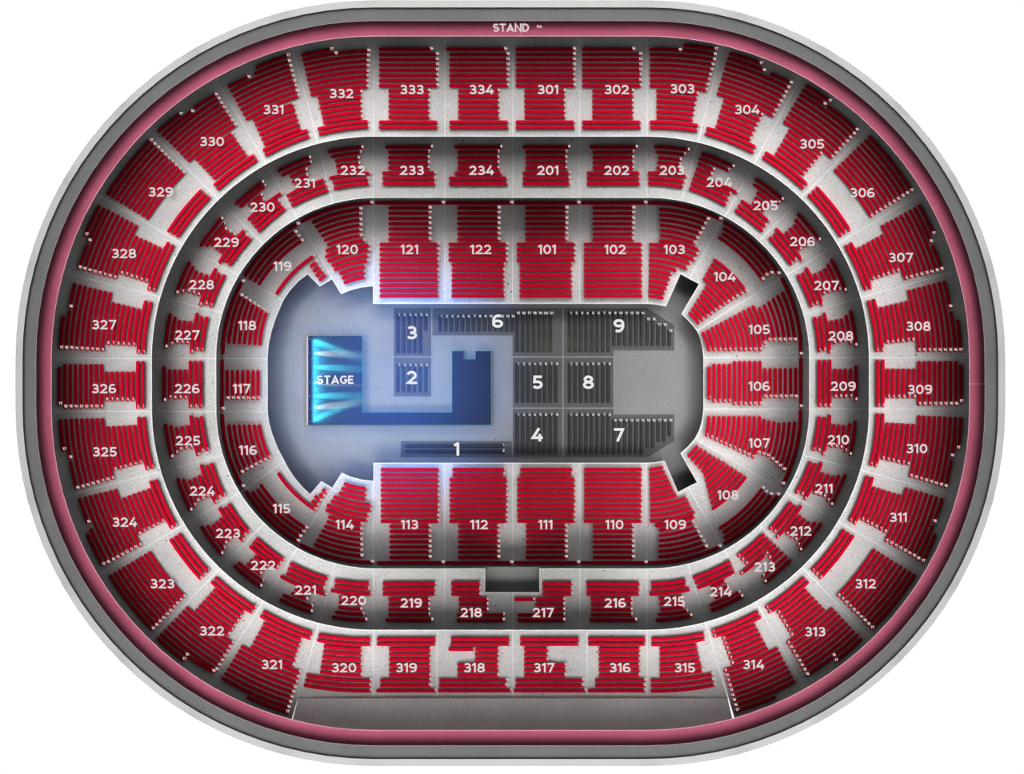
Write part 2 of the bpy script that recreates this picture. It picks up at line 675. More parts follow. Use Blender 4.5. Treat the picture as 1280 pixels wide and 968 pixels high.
L2 = [((641, 247), (641, 170)), ((724.6, 247), (724.6, 170)), ((808.7, 247), (808.7, 170)), ((853, 247.5), (872.2, 178.8)),
      ((907.5, 268.8), (941.9, 205.4)), ((949.4, 300.6), (1000.4, 248.9)), ((983, 344.4), (1045.5, 305.7)),
      ((1006.9, 392.5), (1075.2, 372.4)), ((1011.7, 447.5), (1086, 447.5)), ((1011.7, 511.5), (1086, 511.5)),
      ((1004.4, 569.4), (1074.4, 587.5)), ((980.6, 615), (1045.3, 650.8)), ((950.6, 658), (1002.2, 708.5)),
      ((905, 686.3), (945, 754.5)), ((860, 706), (881.5, 777.8)), ((808.5, 711), (808.5, 788)), ((725, 711), (725, 788)),
      ((641, 711), (641, 788)), ((555.6, 711), (555.6, 788)), ((466.5, 711), (466.5, 788)), ((419.4, 705), (399.3, 780)),
      ((372.5, 683.8), (330.5, 750.7)), ((330, 655), (276.7, 709.5)), ((301, 615.6), (231.2, 655.5)),
      ((277.5, 569.4), (200.5, 589.7)), ((270, 514.6), (189, 514.6)), ((270, 448.5), (189, 448.5)),
      ((276, 390.6), (200.4, 371.6)), ((298.7, 345), (229.2, 305.5)), ((328, 304.4), (273, 250)), ((372.5, 273.8), (333.6, 206.3)),
      ((415.6, 250.6), (397.7, 180.4)), ((466.5, 247), (466.5, 170)), ((556, 247), (556, 170))]
LINES2 = ring_lines(list(range(201, 235)), L2)

# inner tier: outer divider points, and the front edge polyline of every section (clockwise)
O1 = [(640.8, 247), (724.7, 247), (809, 247), (903.8, 274.4), (981.3, 343.8), (1011.7, 447.3), (1011.7, 511.6),
      (980.6, 614.5), (905, 686), (808.5, 711), (724.8, 711), (641, 711), (555.6, 711), (466.5, 711), (373, 683.2),
      (301.2, 615.6), (270, 514.6), (270, 448.5), (298.7, 345.3), (373, 274.4), (466.7, 247), (556, 247)]
FRONT1 = {
    101: [(640.8, 379.6), (724.7, 379.6)],
    102: [(724.7, 379.6), (809, 379.6)],
    103: [(809, 379.6), (818, 380.2), (832.2, 382.8), (850.5, 342.2), (861.5, 348.3)],
    104: [(861.5, 348.3), (874.4, 355), (852.2, 392.6), (860, 400), (867, 407.5), (871.5, 413.5)],
    105: [(871.5, 413.5), (875.5, 422.5), (878.4, 434), (879.7, 447.3)],
    106: [(879.7, 447.3), (879.7, 511.6)],
    107: [(879.7, 511.6), (878.2, 525), (874.5, 538), (868.8, 549)],
    108: [(868.8, 549), (860.5, 558.5), (851, 566.8), (871.8, 603.4), (860, 609.4)],
    109: [(860, 609.4), (847.4, 615.9), (830.3, 576.4), (819, 578.6), (808.5, 579.2)],
    110: [(808.5, 579.2), (724.8, 579.2)],
    111: [(724.8, 579.2), (641, 579.2)],
    112: [(641, 579.2), (555.6, 579.2)],
    113: [(555.6, 579.2), (466.5, 579.2)],
    114: [(466.5, 601.8), (452, 600.2), (438, 596.5), (427.4, 591.6), (415.5, 610.6)],
    115: [(415.5, 610.6), (402, 602), (387.6, 618.6), (378, 609.5), (367.5, 597), (360, 585.8), (355.5, 577)],
    116: [(355.5, 577), (347, 561), (340, 543), (335.8, 528), (334.2, 514.6)],
    117: [(334.2, 514.6), (334, 448.5)],
    118: [(334, 448.5), (335.3, 431), (339, 414), (345, 396), (353.8, 375.5)],
    119: [(353.8, 375.5), (361, 364.5), (372, 352), (384.4, 342.4), (399.8, 357.7), (415, 348.6)],
    120: [(415, 348.6), (426.6, 367.4), (438, 362.5), (452, 359), (466.7, 357.2)],
    121: [(466.7, 379.6), (556, 379.6)],
    122: [(556, 379.6), (640.8, 379.6)],
}

# rows: per section a tile (ox, oy, scale) and rows; (n, ax, ay, bx, by) or (n0, n1, a0x, a0y, a1x, a1y, b0x, b0y, b1x, b1y)
# b is the numbered end. 'H' rows: ('H', n0, n1, y0, y1, xa, xb) in photograph pixels
ROWS = {
 332: (360, 40, 8, [(17, 148, 232, 430, 178), (16, 160, 280, 472, 217), (16, 512, 213, 800, 190), (15, 9, 172, 328, 240, 625, 795, 240, 788, 548),
      (8, 3, 310, 660, 367, 903, 725, 600, 727, 852), (2, 1, 311, 968, 323, 1017, 792, 896, 792, 946)]),
 331: (240, 20, 8, [(17, 652, 515, 955, 400), (16, 372, 707, 562, 615), (16, 635, 578, 965, 455), (15, 9, 397, 750, 549, 1027, 980, 505, 1055, 803),
      (8, 3, 622, 1040, 730, 1277, 1005, 885, 1080, 1128), (2, 1, 722, 1340, 742, 1385, 1150, 1147, 1160, 1202)]),
 330: (180, 100, 8, [(17, 152, 515, 362, 345), (16, 190, 555, 478, 318), (16, 510, 280, 715, 150), (15, 9, 230, 588, 447, 805, 742, 192, 905, 455),
      (8, 3, 530, 795, 702, 980, 875, 540, 1018, 745), (2, 1, 710, 1050, 740, 1088, 1098, 757, 1123, 800)]),
 329: (120, 120, 8, [(17, 8, 123, 985, 512, 1220, 545, 450, 870, 770), (3, 1, 728, 1350, 815, 1400, 1053, 945, 1128, 1015)]),
 328: (60, 230, 8, [(17, 513, 230, 380, 510), (16, 560, 253, 412, 570), (16, 393, 620, 315, 840), (15, 9, 605, 272, 880, 423, 362, 855, 663, 940),
      (8, 3, 883, 532, 1115, 643, 733, 895, 980, 972), (2, 1, 1198, 595, 1245, 622, 1008, 1052, 1057, 1068)]),
 327: (60, 340, 8, [(17, 153, 453, 128, 765), (16, 268, 128, 223, 352), (16, 215, 398, 178, 765), (15, 9, 320, 143, 623, 217, 230, 767, 540, 785),
      (8, 3, 652, 317, 903, 380, 596, 717, 853, 730), (2, 1, 975, 300, 1025, 312, 900, 805, 953, 808)]),
 326: (60, 440, 8, [(17, 118, 165, 118, 525), (16, 9, 170, 137, 532, 137, 170, 553, 532, 553), (8, 3, 583, 212, 843, 212, 583, 480, 843, 480),
      (2, 1, 895, 108, 946, 108, 895, 555, 946, 555)]),
 325: (60, 500, 8, [(17, 128, 208, 155, 500), (16, 180, 208, 220, 580), (16, 228, 628, 290, 885), (15, 9, 232, 202, 542, 198, 343, 872, 642, 788),
      (8, 3, 599, 280, 858, 267, 668, 698, 920, 628), (2, 1, 905, 187, 957, 187, 990, 690, 1040, 677)]),
 324: (80, 590, 8, [(17, 240, 632, 390, 930), (16, 160, 273, 240, 505), (16, 273, 580, 437, 908), (15, 9, 212, 262, 513, 188, 487, 883, 755, 735),
      (8, 3, 598, 270, 843, 184, 750, 622, 978, 497), (2, 1, 868, 103, 918, 93, 1072, 558, 1112, 535)]),
 323: (120, 680, 8, [(17, 8, 147, 323, 535, 93, 565, 855, 877, 530), (3, 1, 750, -35, 835, -88, 1043, 347, 1117, 273)]),
 322: (180, 720, 8, [(17, 143, 627, 395, 840), (16, 177, 590, 425, 795), (16, 455, 820, 690, 957), (15, 9, 213, 553, 430, 327, 722, 940, 880, 675),
      (8, 3, 528, 345, 703, 148, 845, 587, 993, 372), (2, 1, 682, 67, 720, 28, 1078, 368, 1105, 322)]),
 321: (270, 780, 8, [(17, 325, 735, 710, 885), (16, 9, 70, 545, 262, 235, 722, 838, 832, 488), (8, 3, 358, 233, 487, 5, 767, 415, 847, 167),
      (2, 1, 454, -72, 482, -114, 940, 147, 955, 95)]),
 320: (360, 780, 8, [(11, 9, 172, 617, 200, 518, 820, 672, 820, 568), (8, 3, 333, 485, 372, 228, 728, 516, 728, 256), (2, 1, 303, 167, 318, 117, 818, 208, 818, 155)]),
 319: (0, 0, 1, [('H', 1, 2, 799.4, 805.8, 472.8, 543.5), ('H', 3, 8, 812.2, 844.6, 488, 536.9), ('H', 9, 10, 851, 857.4, 477, 536.9), ('H', 11, 11, 863.9, 863.9, 472.3, 543.8)]),
 318: (0, 0, 1, [('H', 1, 2, 799.4, 805.8, 565.4, 636), ('H', 3, 3, 812.2, 812.2, 562.5, 591.4), ('H', 3, 3, 812.2, 812.2, 595.9, 621.9), ('H', 4, 5, 818.7, 825.2, 595.6, 621.9),
      ('H', 6, 8, 831.6, 844.6, 573.5, 621.9), ('H', 9, 10, 851, 857.4, 550.6, 632.3), ('H', 11, 11, 863.9, 863.9, 549.6, 638)]),
 317: (0, 0, 1, [('H', 1, 2, 799.4, 805.8, 651.9, 722.5), ('H', 3, 5, 812.2, 825.2, 657, 683.4), ('H', 6, 8, 831.6, 844.6, 657, 705.9), ('H', 9, 10, 851, 857.4, 646, 727.9), ('H', 11, 11, 863.9, 863.9, 644, 731)]),
 316: (0, 0, 1, [('H', 1, 2, 799.4, 805.8, 736.9, 805.6), ('H', 3, 8, 812.2, 844.6, 750.3, 798.5), ('H', 9, 10, 851, 857.4, 745.6, 805.4), ('H', 11, 11, 863.9, 863.9, 736.8, 805.4)]),
 315: (780, 780, 8, [(11, 9, 280, 675, 280, 570, 898, 615, 875, 510), (8, 3, 372, 518, 370, 258, 778, 473, 722, 222), (2, 1, 287, 210, 287, 157, 800, 155, 790, 103)]),
 314: (870, 780, 8, [(17, 783, 733, 405, 870), (16, 9, 977, 578, 808, 257, 390, 820, 288, 473), (8, 3, 705, 253, 585, 22, 360, 397, 273, 150), (2, 1, 635, -63, 612, -110, 183, 128, 167, 78)]),
 313: (930, 720, 8, [(17, 1163, 637, 915, 852), (16, 1130, 597, 893, 800), (16, 868, 825, 627, 990), (15, 9, 1093, 560, 882, 335, 600, 945, 440, 675),
      (8, 3, 795, 343, 618, 152, 475, 593, 343, 370), (2, 1, 635, 68, 598, 30, 255, 365, 227, 320)]),
 312: (1000, 670, 8, [(17, 8, 1140, 397, 743, 147, 717, 925, 385, 600), (3, 1, 527, 8, 440, -48, 203, 420, 127, 348)]),
 311: (1040, 590, 8, [(17, 1025, 637, 907, 898), (16, 1098, 275, 1023, 500), (16, 1003, 550, 858, 872), (15, 9, 1045, 260, 747, 172, 815, 845, 543, 693),
      (8, 3, 673, 240, 425, 165, 530, 600, 303, 478), (2, 1, 402, 67, 352, 53, 227, 517, 183, 490)]),
 310: (1070, 500, 8, [(17, 1047, 190, 1018, 485), (16, 993, 187, 958, 563), (16, 948, 617, 893, 868), (15, 9, 942, 185, 632, 170, 845, 855, 547, 765),
      (8, 3, 575, 255, 317, 243, 520, 645, 268, 587), (2, 1, 268, 150, 217, 148, 198, 663, 150, 650)]),
 309: (1070, 440, 8, [(17, 1047, 138, 1047, 500), (16, 9, 997, 107, 632, 107, 997, 525, 632, 525), (8, 3, 580, 182, 321, 182, 580, 452, 321, 452), (2, 1, 270, 92, 218, 92, 270, 540, 218, 540)]),
 308: (1070, 340, 8, [(17, 1015, 495, 1040, 787), (16, 882, 103, 938, 350), (16, 950, 410, 990, 787), (15, 9, 832, 115, 532, 195, 938, 787, 627, 787),
      (8, 3, 507, 303, 255, 365, 568, 683, 310, 705), (2, 1, 180, 285, 130, 300, 263, 787, 210, 787)]),
 307: (1050, 250, 8, [(17, 792, 62, 930, 340), (16, 747, 87, 905, 418), (16, 930, 468, 1012, 695), (15, 9, 703, 113, 427, 263, 963, 710, 658, 788),
      (8, 3, 422, 360, 193, 485, 577, 710, 330, 788), (2, 1, 110, 438, 65, 463, 307, 882, 258, 892)]),
 306: (1000, 160, 8, [(17, 8, 693, 95, 357, 420, 1110, 630, 713, 880), (3, 1, 172, 602, 97, 673, 495, 1020, 408, 1075)]),
 305: (940, 110, 8, [(17, 543, -18, 775, 135), (16, 513, 27, 722, 163), (16, 765, 193, 1045, 422), (15, 9, 488, 70, 328, 340, 1015, 462, 797, 693),
      (8, 3, 378, 430, 247, 655, 685, 660, 517, 858), (2, 1, 143, 650, 118, 693, 545, 960, 510, 998)]),
 304: (870, 80, 8, [(17, 345, -100, 645, -2), (16, 328, -52, 675, 67), (16, 752, 103, 945, 192), (15, 9, 312, -2, 222, 298, 920, 240, 768, 515),
      (8, 3, 287, 370, 212, 620, 655, 510, 537, 748), (2, 1, 120, 645, 105, 695, 592, 830, 567, 878)]),
 303: (800, 50, 8, [(17, 445, 57, 755, 95), (16, 112, 95, 395, 103), (16, 436, 106, 745, 148), (15, 9, 112, 147, 112, 458, 737, 200, 657, 502),
      (8, 3, 178, 510, 178, 768, 570, 540, 518, 795), (2, 1, 112, 820, 112, 872, 575, 855, 562, 907)]),
 302: (0, 0, 1, [('H', 16, 16, 61.7, 61.7, 729.4, 791.2), ('H', 15, 9, 68.2, 107.1, 729.4, 799.8), ('H', 8, 3, 113.6, 146, 742.2, 790.3), ('H', 2, 1, 152.6, 159, 729.4, 799.4)]),
 301: (0, 0, 1, [('H', 16, 9, 61.7, 107.1, 646.5, 717), ('H', 8, 3, 113.6, 146, 657.3, 705), ('H', 2, 1, 152.6, 159, 646.5, 716.8)]),
 334: (0, 0, 1, [('H', 16, 16, 61.7, 61.7, 559.8, 631), ('H', 15, 9, 68.2, 107.1, 563.5, 634), ('H', 8, 3, 113.6, 146, 574.7, 622.6), ('H', 2, 1, 152.6, 159, 563.5, 634)]),
 333: (0, 0, 1, [('H', 16, 16, 61.7, 61.7, 475.5, 538.5), ('H', 15, 9, 68.2, 107.1, 475.5, 545.7), ('H', 8, 3, 113.6, 146, 487.5, 535.4), ('H', 2, 1, 152.6, 159, 475.5, 545.7)]),
 # middle tier
 201: (0, 0, 1, [('H', 8, 8, 184, 184, 655, 710.6), ('H', 7, 4, 190.6, 209.9, 658.7, 707), ('H', 3, 1, 216.4, 229.4, 655, 710.6)]),
 202: (0, 0, 1, [('H', 8, 8, 184, 184, 739, 795), ('H', 7, 4, 190.6, 209.9, 742.8, 790.7), ('H', 3, 1, 216.4, 229.4, 735.4, 798.4)]),
 233: (0, 0, 1, [('H', 8, 8, 184, 184, 483.3, 539), ('H', 7, 4, 190.6, 209.9, 487, 535), ('H', 3, 1, 216.4, 229.4, 479.8, 542.6)]),
 234: (0, 0, 1, [('H', 8, 8, 184, 184, 570, 625.7), ('H', 7, 4, 190.6, 209.9, 573.8, 622.2), ('H', 3, 3, 216.4, 216.4, 570, 626), ('H', 2, 1, 222.9, 229.4, 563, 632.7)]),
 203: (800, 160, 8, [(8, 6, 158, 190, 197, 298, 480, 222, 400, 318), (5, 4, 188, 348, 180, 402, 395, 370, 395, 420), (3, 1, 95, 450, 95, 552, 455, 487, 418, 588)]),
 204: (800, 160, 8, [(8, 7, 625, 262, 607, 310, 928, 388, 880, 425), (6, 4, 590, 358, 558, 458, 733, 418, 690, 510), (4, 738, 540, 965, 645), (3, 1, 540, 507, 505, 605, 895, 660, 855, 765)]),
 205: (920, 200, 8, [(8, 7, 203, 198, 187, 250, 460, 395, 425, 430), (6, 4, 220, 332, 175, 430, 345, 425, 270, 503), (3, 1, 62, 415, 5, 505, 320, 610, 262, 705)]),
 206: (920, 200, 8, [(8, 622, 548, 830, 800), (7, 600, 605, 765, 815), (6, 4, 583, 660, 505, 727, 720, 830, 640, 890), (3, 405, 697, 652, 995), (2, 385, 750, 592, 1002), (1, 345, 783, 552, 1038)]),
 207: (960, 290, 8, [(8, 635, 287, 768, 585), (7, 600, 335, 710, 580), (6, 567, 382, 655, 580), (5, 522, 405, 605, 595), (4, 472, 428, 557, 615), (3, 387, 370, 540, 725), (2, 352, 420, 485, 715), (1, 305, 440, 437, 740)]),
 208: (980, 390, 8, [(8, 665, 0, 715, 335), (7, 622, 45, 660, 313), (6, 575, 82, 603, 290), (5, 523, 88, 555, 300), (4, 473, 98, 503, 308), (3, 405, 22, 457, 403), (2, 360, 57, 403, 380), (1, 308, 65, 353, 390)]),
 209: (980, 390, 8, [(8, 717, 552, 717, 880), (7, 4, 665, 583, 512, 583, 665, 850, 512, 850), (3, 1, 458, 493, 355, 493, 458, 940, 355, 940)]),
 210: (980, 500, 8, [(8, 710, 225, 660, 548), (7, 657, 248, 613, 513), (6, 4, 602, 270, 500, 255, 570, 475, 468, 462), (3, 457, 163, 393, 543), (2, 1, 403, 187, 353, 180, 348, 507, 297, 500)]),
 211: (930, 590, 8, [(8, 1007, 37, 873, 330), (7, 945, 45, 837, 290), (6, 4, 890, 55, 790, 20, 803, 245, 705, 213), (3, 773, -80, 612, 270), (2, 1, 713, -70, 665, -88, 580, 225, 528, 208)]),
 212: (930, 590, 8, [(8, 763, 523, 563, 782), (7, 705, 518, 540, 735), (6, 4, 645, 512, 560, 452, 517, 678, 430, 620), (3, 565, 352, 332, 655), (2, 1, 508, 347, 465, 315, 305, 600, 263, 573)]),
 213: (840, 670, 8, [(8, 7, 1173, 248, 1138, 213, 928, 462, 908, 407), (6, 1100, 175, 985, 275), (5, 1062, 140, 972, 222), (4, 1027, 103, 945, 178), (4, 915, 205, 693, 378), (3, 1, 988, 68, 915, -5, 740, 278, 665, 203)]),
 214: (840, 670, 8, [(8, 7, 400, 742, 393, 690, 695, 607, 665, 570), (6, 4, 440, 617, 405, 510, 580, 560, 525, 463), (3, 1, 267, 518, 222, 423, 620, 360, 577, 265)]),
 215: (690, 690, 8, [(8, 1052, 683, 1385, 640), (7, 1075, 628, 1345, 597), (6, 1097, 577, 1310, 552), (5, 1090, 525, 1295, 503), (4, 1083, 473, 1295, 452), (3, 988, 425, 1372, 380), (2, 1, 1010, 372, 1003, 322, 1335, 335, 1328, 287)]),
 216: (0, 0, 1, [('H', 8, 8, 775.4, 775.4, 738.8, 794.1), ('H', 7, 4, 769, 749.7, 740.3, 788.8), ('H', 3, 1, 743.1, 730.2, 734.8, 798.1)]),
 217: (0, 0, 1, [('H', 1, 3, 730.2, 743.1, 679.8, 713.8), ('H', 4, 4, 749.7, 749.7, 644.4, 666.7), ('H', 4, 4, 749.7, 749.7, 671.4, 704.4), ('H', 5, 6, 756.1, 762.5, 670.9, 704.4), ('H', 7, 8, 769, 775.4, 648.8, 704.4)]),
 218: (0, 0, 1, [('H', 1, 3, 730.2, 743.1, 565.9, 599), ('H', 4, 6, 749.7, 762.5, 575.3, 608.8), ('H', 7, 8, 769, 775.4, 573, 628.8)]),
 219: (0, 0, 1, [('H', 8, 8, 775.4, 775.4, 483.8, 539.4), ('H', 7, 4, 769, 749.7, 487.3, 535.6), ('H', 3, 1, 743.1, 730.2, 480, 543)]),
 220: (390, 690, 8, [(8, 212, 653, 535, 683), (7, 245, 605, 507, 628), (6, 4, 278, 557, 287, 457, 485, 577, 490, 472), (3, 202, 390, 585, 423), (2, 1, 237, 343, 240, 292, 560, 372, 563, 320)]),
 221: (290, 670, 8, [(8, 7, 490, 640, 523, 597, 790, 760, 795, 710), (6, 607, 580, 745, 635), (5, 640, 537, 775, 590), (4, 497, 412, 930, 587), (3, 1, 555, 382, 592, 285, 912, 530, 948, 430)]),
 222: (290, 670, 8, [(8, 7, 33, 303, 72, 277, 285, 507, 305, 457), (6, 4, 160, 285, 233, 215, 283, 378, 350, 305), (3, 1, 188, 112, 250, 37, 447, 317, 508, 240)]),
 223: (220, 590, 8, [(8, 262, 555, 455, 820), (7, 317, 548, 477, 765), (6, 4, 372, 540, 447, 478, 493, 712, 575, 650), (3, 440, 372, 665, 688), (2, 1, 492, 367, 530, 333, 687, 632, 723, 602)]),
 224: (220, 590, 8, [(8, 22, 80, 145, 385), (7, 78, 87, 180, 340), (6, 4, 135, 95, 232, 52, 213, 290, 312, 245), (3, 252, -58, 393, 305), (2, 1, 308, -52, 355, -72, 428, 258, 475, 235)]),
 225: (190, 500, 8, [(8, 137, 253, 195, 572), (7, 190, 270, 240, 533), (6, 4, 245, 288, 350, 268, 283, 495, 390, 475), (3, 388, 170, 458, 550), (2, 1, 442, 190, 492, 178, 500, 510, 552, 500)]),
 226: (190, 390, 8, [(8, 122, 560, 122, 888), (7, 4, 175, 590, 330, 590, 175, 860, 330, 860), (3, 1, 382, 503, 486, 503, 382, 950, 486, 950)]),
 227: (190, 390, 8, [(8, 183, 28, 137, 352), (7, 230, 62, 190, 327), (6, 4, 275, 95, 378, 105, 245, 302, 350, 310), (3, 450, 23, 393, 402), (2, 1, 495, 57, 548, 62, 447, 378, 498, 383)]),
 228: (190, 280, 8, [(8, 373, 392, 247, 690), (7, 408, 437, 303, 682), (6, 4, 443, 483, 543, 520, 363, 673, 462, 708), (3, 633, 458, 482, 808), (2, 1, 668, 502, 718, 520, 540, 798, 587, 818)]),
 229: (240, 200, 8, [(8, 92, 853, 295, 590), (7, 147, 857, 318, 643), (6, 4, 205, 857, 285, 917, 333, 695, 415, 748), (3, 280, 1020, 518, 707), (2, 1, 338, 1018, 377, 1047, 540, 757, 578, 787)]),
 230: (240, 200, 8, [(8, 7, 447, 437, 487, 463, 703, 225, 723, 265), (6, 5, 575, 452, 610, 487, 690, 355, 710, 402), (4, 570, 590, 885, 338), (3, 1, 605, 628, 668, 705, 860, 412, 920, 490)]),
 231: (340, 160, 8, [(8, 7, 70, 430, 107, 470, 372, 300, 380, 352), (6, 195, 485, 337, 420), (5, 215, 535, 343, 475), (4, 237, 583, 370, 525), (3, 1, 160, 677, 205, 770, 515, 522, 552, 622)]),
 232: (340, 160, 8, [(8, 7, 572, 240, 608, 287, 897, 197, 877, 248), (6, 4, 645, 330, 665, 433, 860, 303, 870, 408), (3, 588, 500, 970, 453), (2, 1, 622, 547, 632, 600, 950, 505, 955, 555)]),
 # inner tier
 101: (0, 0, 1, [('H', 19, 19, 254, 254, 644.6, 722.3), ('H', 18, 12, 260.4, 299.3, 658.6, 707.5), ('H', 11, 8, 305.6, 325.1, 647.7, 718), ('H', 7, 1, 331.5, 370.3, 651.3, 714)]),
 102: (0, 0, 1, [('H', 19, 19, 254, 254, 728.2, 806), ('H', 18, 12, 260.4, 299.3, 742.7, 791), ('H', 11, 1, 305.6, 370.3, 731.7, 801.7)]),
 103: (800, 240, 8, [(19, 95, 113, 800, 275), (18, 13, 207, 180, 218, 437, 675, 277, 543, 515), (12, 210, 490, 585, 580), (11, 10, 108, 527, 108, 578, 565, 630, 540, 680), (9, 8, 107, 630, 107, 683, 492, 715, 465, 765),
      (7, 105, 733, 355, 785), (6, 1, 105, 785, 100, 1042, 308, 825, 225, 1060)]),
 104: (840, 270, 8, [(19, 525, 70, 1060, 580), (18, 520, 130, 990, 575), (17, 510, 183, 940, 597), (16, 478, 222, 903, 635), (12, 8, 428, 443, 325, 627, 738, 755, 558, 862), (7, 1, 345, 710, 180, 977, 515, 888, 265, 1070)]),
 105: (860, 350, 8, [(19, 938, -8, 1125, 745), (18, 13, 943, 135, 717, 292, 1065, 602, 812, 603), (12, 652, 270, 765, 635), (11, 1, 607, 292, 152, 535, 722, 700, 212, 700)]),
 106: (870, 430, 8, [(19, 1045, 158, 1045, 630), (18, 12, 995, 257, 690, 257, 995, 532, 690, 532), (11, 6, 640, 185, 385, 185, 640, 603, 385, 603), (5, 2, 333, 213, 180, 213, 333, 575, 180, 575), (1, 130, 243, 130, 545)]),
 107: (860, 500, 8, [(19, 1122, 118, 945, 845), (18, 15, 1063, 232, 910, 243, 957, 700, 840, 597), (14, 12, 860, 232, 762, 207, 797, 560, 702, 532), (11, 1, 715, 177, 208, 177, 648, 575, 185, 355)]),
 108: (840, 570, 8, [(19, 525, 873, 1055, 392), (18, 530, 815, 985, 388), (17, 520, 762, 935, 367), (16, 483, 722, 905, 327), (12, 6, 412, 527, 333, 200, 738, 210, 480, 45), (5, 1, 310, 155, 170, 2, 432, 20, 255, -90)]),
 109: (800, 570, 8, [(19, 90, 1068, 790, 910), (18, 13, 198, 1007, 205, 745, 655, 910, 525, 672), (12, 165, 698, 540, 612), (11, 8, 113, 652, 115, 495, 540, 565, 460, 423), (7, 1, 113, 443, 107, 137, 360, 397, 222, 117)]),
 110: (0, 0, 1, [('H', 19, 19, 703.8, 703.8, 728, 806.4), ('H', 18, 12, 697, 658.3, 743, 790.8), ('H', 11, 1, 651.9, 587.2, 731.9, 801.3)]),
 111: (0, 0, 1, [('H', 19, 19, 703.8, 703.8, 644.7, 722), ('H', 18, 12, 697, 658.3, 659.2, 706.9), ('H', 11, 3, 651.9, 600.1, 648.3, 717.8), ('H', 2, 1, 593.7, 587.2, 652, 714.2)]),
 112: (0, 0, 1, [('H', 19, 19, 703.8, 703.8, 558, 638.4), ('H', 18, 12, 697, 658.3, 574.5, 622.5), ('H', 11, 3, 651.9, 600.1, 563.6, 633), ('H', 2, 1, 593.7, 587.2, 567.3, 629.2)]),
 113: (0, 0, 1, [('H', 19, 19, 703.8, 703.8, 472.8, 552.7), ('H', 18, 12, 697, 658.3, 488.6, 536.6), ('H', 11, 1, 651.9, 587.2, 477.7, 547.2)]),
 114: (320, 590, 8, [(19, 455, 732, 1155, 905), (18, 13, 592, 727, 720, 502, 1050, 843, 1048, 578), (12, 735, 453, 1055, 527), (11, 10, 708, 385, 722, 338, 1105, 487, 1120, 435), (9, 8, 760, 295, 790, 253, 1143, 385, 1147, 332), (7, 5, 843, 215, 893, 122, 1088, 272, 1097, 170)]),
 115: (0, 0, 1, [(19, 308.5, 615, 371.9, 677), (18, 316.5, 616, 374.8, 671.3), (17, 322.5, 613, 378.8, 665.9), (16, 326.5, 607.2, 382.5, 660.6), (12, 348.5, 593, 394, 637.3), (11, 390.9, 627.5, 396.6, 632.3), (10, 394.6, 621.7, 400.5, 626.5), (9, 400.8, 618.7, 404, 621.2), (8, 404.4, 613.1, 407.5, 615.8)]),
 116: (190, 500, 8, [(19, 705, 160, 905, 870), (18, 12, 772, 263, 1072, 262, 895, 727, 1172, 580)]),
 117: (190, 390, 8, [(19, 703, 490, 703, 975), (18, 12, 753, 598, 1060, 598, 753, 868, 1060, 868)]),
 118: (0, 0, 1, [(19, 278.75, 441.5, 303, 352.5), (18, 12, 286.3, 428, 324.75, 430.4, 301.3, 370, 333, 390.6)]),
 119: (0, 0, 1, [(19, 306.9, 345, 371.5, 280.6), (18, 312.9, 348.5, 368.75, 290.6), (17, 318.75, 351.6, 372.5, 296.25), (16, 324, 355, 376.9, 301.25), (11, 346.3, 366.6, 391.2, 320.9), (10, 389, 332.7, 395, 328.1), (9, 392.9, 338.5, 398.7, 334), (8, 396.3, 344.4, 402.5, 339), (7, 400.2, 349.7, 406.2, 344.4)]),
 120: (340, 240, 8, [(19, 300, 297, 990, 113), (18, 13, 415, 305, 565, 527, 880, 175, 882, 440), (12, 550, 590, 918, 487), (11, 10, 545, 648, 570, 692, 965, 535, 968, 585), (9, 8, 610, 733, 632, 777, 952, 640, 952, 692), (7, 5, 687, 815, 733, 907, 922, 750, 922, 855)]),
 121: (0, 0, 1, [('H', 19, 19, 254, 254, 470.8, 553), ('H', 18, 12, 260.4, 299.3, 487.3, 536.5), ('H', 11, 1, 305.6, 370.3, 476.3, 547)]),
 122: (0, 0, 1, [('H', 19, 19, 254, 254, 558.8, 638.6), ('H', 18, 12, 260.4, 299.3, 573.4, 622.8), ('H', 11, 8, 305.6, 325.1, 562.5, 632.8), ('H', 7, 1, 331.5, 370.3, 566.3, 629.4)]),
}

